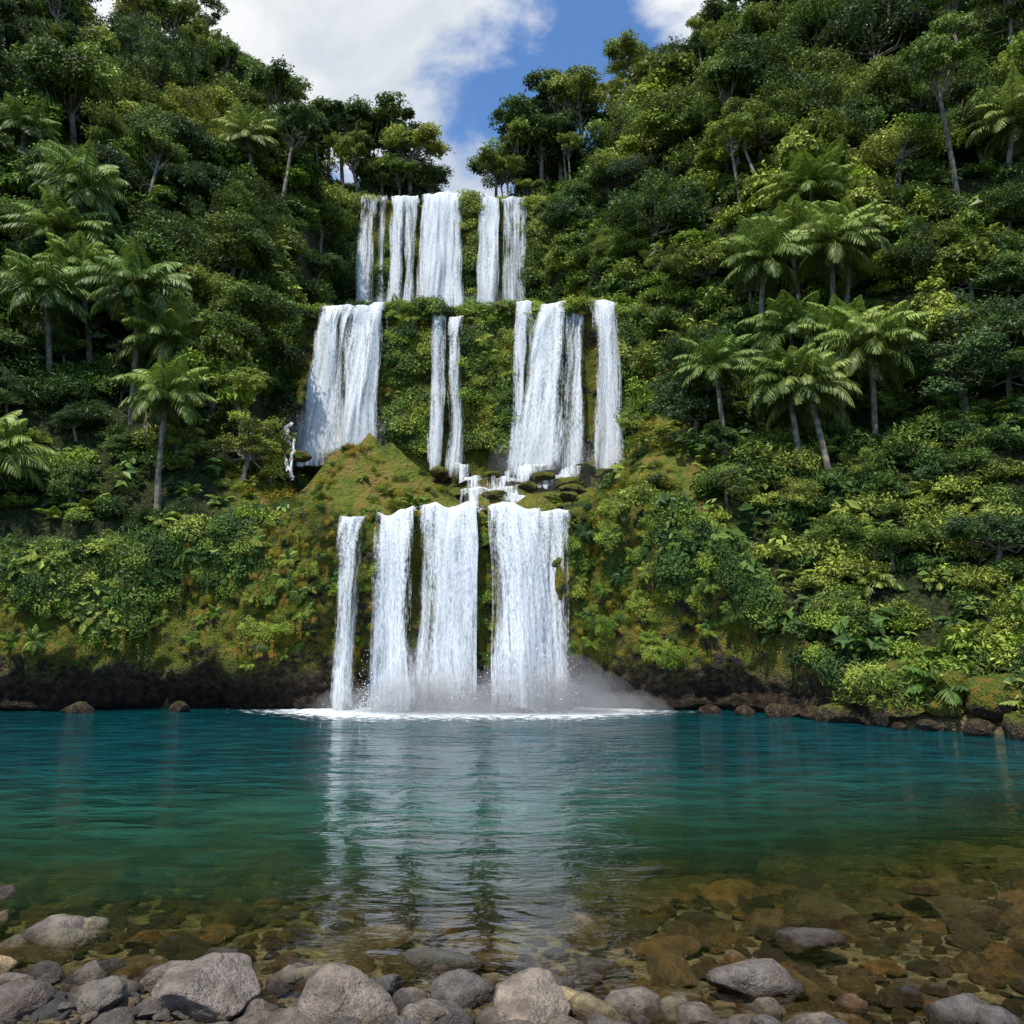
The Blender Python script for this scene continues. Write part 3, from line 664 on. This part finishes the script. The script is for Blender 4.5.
for i,(x,y,z,w) in enumerate([(-1.0,42.2,10.6,.7),(.9,44,11.4,.6),(-1.2,47,12.6,.7),(1.8,47,12.6,.7),(4.6,50.3,13.8,.9),(-2.9,43,10.6,.7),(5.8,50.6,13.6,.8),(1.4,41,10,.6),(-4.6,50.6,13.6,.9),(-.9,38.6,9.1,.5),(-12.6,46,13.6,.7),(-14.6,47.4,15,.6),(3.2,46,12,.9),(3.4,43,11,.8),(2.9,40.5,10.2,.7),(2.6,38.2,9.3,.5)]):
    o=link(bpy.data.objects.new('wet_boulder',make_rock('wet_boulder_mesh',400+i,M_cliff,4)));o.scale=(w*1.2,w,w*.8);o.location=(x,y,z);o.rotation_euler=(0,0,i)

def spray(name,boxes,n):
    P=[]
    for (x0,x1,yc_,z0,h,sy,wt) in boxes:
        m=int(n*wt);x=rng.uniform(x0,x1,m)+rng.normal(0,.25,m);y=yc_+rng.normal(0,sy,m);z=z0+rng.exponential(h,m);P.append(np.stack([x,y,z],-1))
    P=np.concatenate(P);m=len(P);s=rng.uniform(.008,.028,m)[:,None]
    d=rng.normal(size=(m,3));e=rng.normal(size=(m,3))
    d/=np.linalg.norm(d,axis=1,keepdims=True);e=np.cross(d,e);e/=np.linalg.norm(e,axis=1,keepdims=True)
    V=np.stack([P-d*s,P+e*s,P+d*s,P-e*s],1).reshape(-1,3)
    T=NT('water_drops');mt=T.done(T.bsdf('ShaderNodeBsdfDiffuse',(.85,.88,.9)))
    link(bpy.data.objects.new(name,raw_mesh(name,V,np.arange(4*m).reshape(m,4),[mt])))
spray('water_spray',[(-6.3,-1.5,34.9,0,.5,.6,.4),(-1,2.6,34.8,0,.55,.6,.36),(-7.6,-6.7,35.8,0,.2,.3,.04),(-15,-8,50.4,16.2,.7,.6,.08),(-.6,7,50.6,13.8,.7,.6,.12)],24000)
def mist():
    def mt(dn):
        m=bpy.data.materials.new('mist');m.use_nodes=True;t=m.node_tree;t.nodes.clear()
        o_=t.nodes.new('ShaderNodeOutputMaterial');vs=t.nodes.new('ShaderNodeVolumeScatter');vs.inputs['Color'].default_value=(.99,.995,1,1);vs.inputs['Density'].default_value=dn
        t.links.new(vs.outputs[0],o_.inputs['Volume']);return m
    near,far=mt(.20),mt(.05)
    E=emp('waterfall_mist')
    L=[(-3.4,34.2,.1,3.6,1.7,1.3),(.9,34.1,.1,3.0,1.7,1.5),(-4.2,34.0,.1,1.9,1.2,2.2),(-2.2,34.1,.1,1.6,1.2,1.9),(.5,33.9,.1,2.2,1.2,2.3),(3.2,34.2,.1,2.2,1.3,1.5),(2.4,34.2,.3,1.9,1.3,2.1),(-1.2,34.,0,5.5,2.0,.7),(4.6,34,0,2.0,1.1,.9),(-7.,34.8,0,1.4,1.,1.0),
       (1.0,50.2,13.8,2.6,1.4,2.2),(4.2,50.2,13.6,2.6,1.4,1.8),(-11.5,50,16.,3.6,1.3,2.2),(-9.5,70.5,31,6,2,4.5),(-2,70.5,31,5,2,4)]
    for i,(x,y,z,a,b,c) in enumerate(L):
        bm=bmesh.new();bmesh.ops.create_icosphere(bm,subdivisions=4,radius=1.)
        for v in bm.verts:
            q=v.co*2.;v.co*=1+.38*float(fbm(q.x+i*5,q.y,q.z,60+i,3))
        me=bpy.data.meshes.new('mist_puff');bm.to_mesh(me);bm.free();me.materials.append(near if y<40 else far)
        o=link(bpy.data.objects.new('mist_puff',me),E);o.location=(x,y,z);o.scale=(a,b,c)
mist()

# ------------------------------------------------------------------ sky and sun
SE,SA=math.radians(62),math.radians(204)
sd=Vector((math.sin(SA)*math.cos(SE),math.cos(SA)*math.cos(SE),math.sin(SE)))
su=bpy.data.lights.new('sun','SUN');su.energy=5.;su.angle=math.radians(.8);su.color=(1,.95,.86)
so=link(bpy.data.objects.new('sun',su));so.rotation_euler=sd.to_track_quat('Z','Y').to_euler();so.location=(0,-10,60)
w=bpy.data.worlds.new('World');scene.world=w;w.use_nodes=True
T=NT.__new__(NT);T.t=w.node_tree;T.t.nodes.clear()
sky=T.n('ShaderNodeTexSky');sky.sky_type='NISHITA';sky.sun_disc=False;sky.sun_elevation=SE;sky.sun_rotation=SA;sky.air_density=1.;sky.dust_density=.4;sky.ozone_density=1.5
g=T.n('ShaderNodeTexCoord').outputs['Generated']
s=T.sep(g);den=T.math('ADD',T.math('MAXIMUM',s[2],0.),.25)
cv=T.n('ShaderNodeCombineXYZ');T.l(T.math('DIVIDE',s[0],den),cv.inputs[0]);T.l(T.math('DIVIDE',s[1],den),cv.inputs[1]);cv.inputs[2].default_value=3.3
n=T.noise(cv.outputs[0],4.2,8,.60,.2);nf=T.noise(cv.outputs[0],1.1,2)
def blob(dv,a,b,amt):
    v=Vector(dv).normalized();dt=T.vmath('DOT_PRODUCT',g,tuple(v));return T.mr(dt,math.cos(math.radians(a)),math.cos(math.radians(b)),0,amt)
k=T.math('ADD',n,T.math('MULTIPLY',T.math('SUBTRACT',nf,.5),.25))
for b in[((-.33,.892,.79),11,4,.27),((-.12,.885,.83),10,4,.28),((.25,.885,.83),8,2,.22),((-.10,.93,.55),7,1,.24),((.07,.9,.68),9,2,-.10),((-.03,.905,.66),6,1,-.10)]:
    k=T.math('ADD',k,blob(*b))
cl=T.mr(k,.47,.72)
shade=T.noise(cv.outputs[0],3.4,6,.6,.4)
ccol=T.mix(T.mr(shade,.42,.68),(.97,.98,1.0),(.66,.72,.79))
skc=T.mix(1.,T.scale(sky.outputs[0],.15),(.85,1.14,1.42),'MULTIPLY')
fin=T.mix(cl,skc,ccol)
bg=T.n('ShaderNodeBackground');T.l(fin,bg.inputs[0]);bg.inputs[1].default_value=1.
wo=T.n('ShaderNodeOutputWorld');T.l(bg.outputs[0],wo.inputs[0])

cam=bpy.data.cameras.new('camera');cam.lens=28.27;cam.sensor_width=36;cam.clip_end=2000
co=link(bpy.data.objects.new('camera',cam));co.location=(0,0,3);co.rotation_euler=(math.radians(99),0,0);scene.camera=co
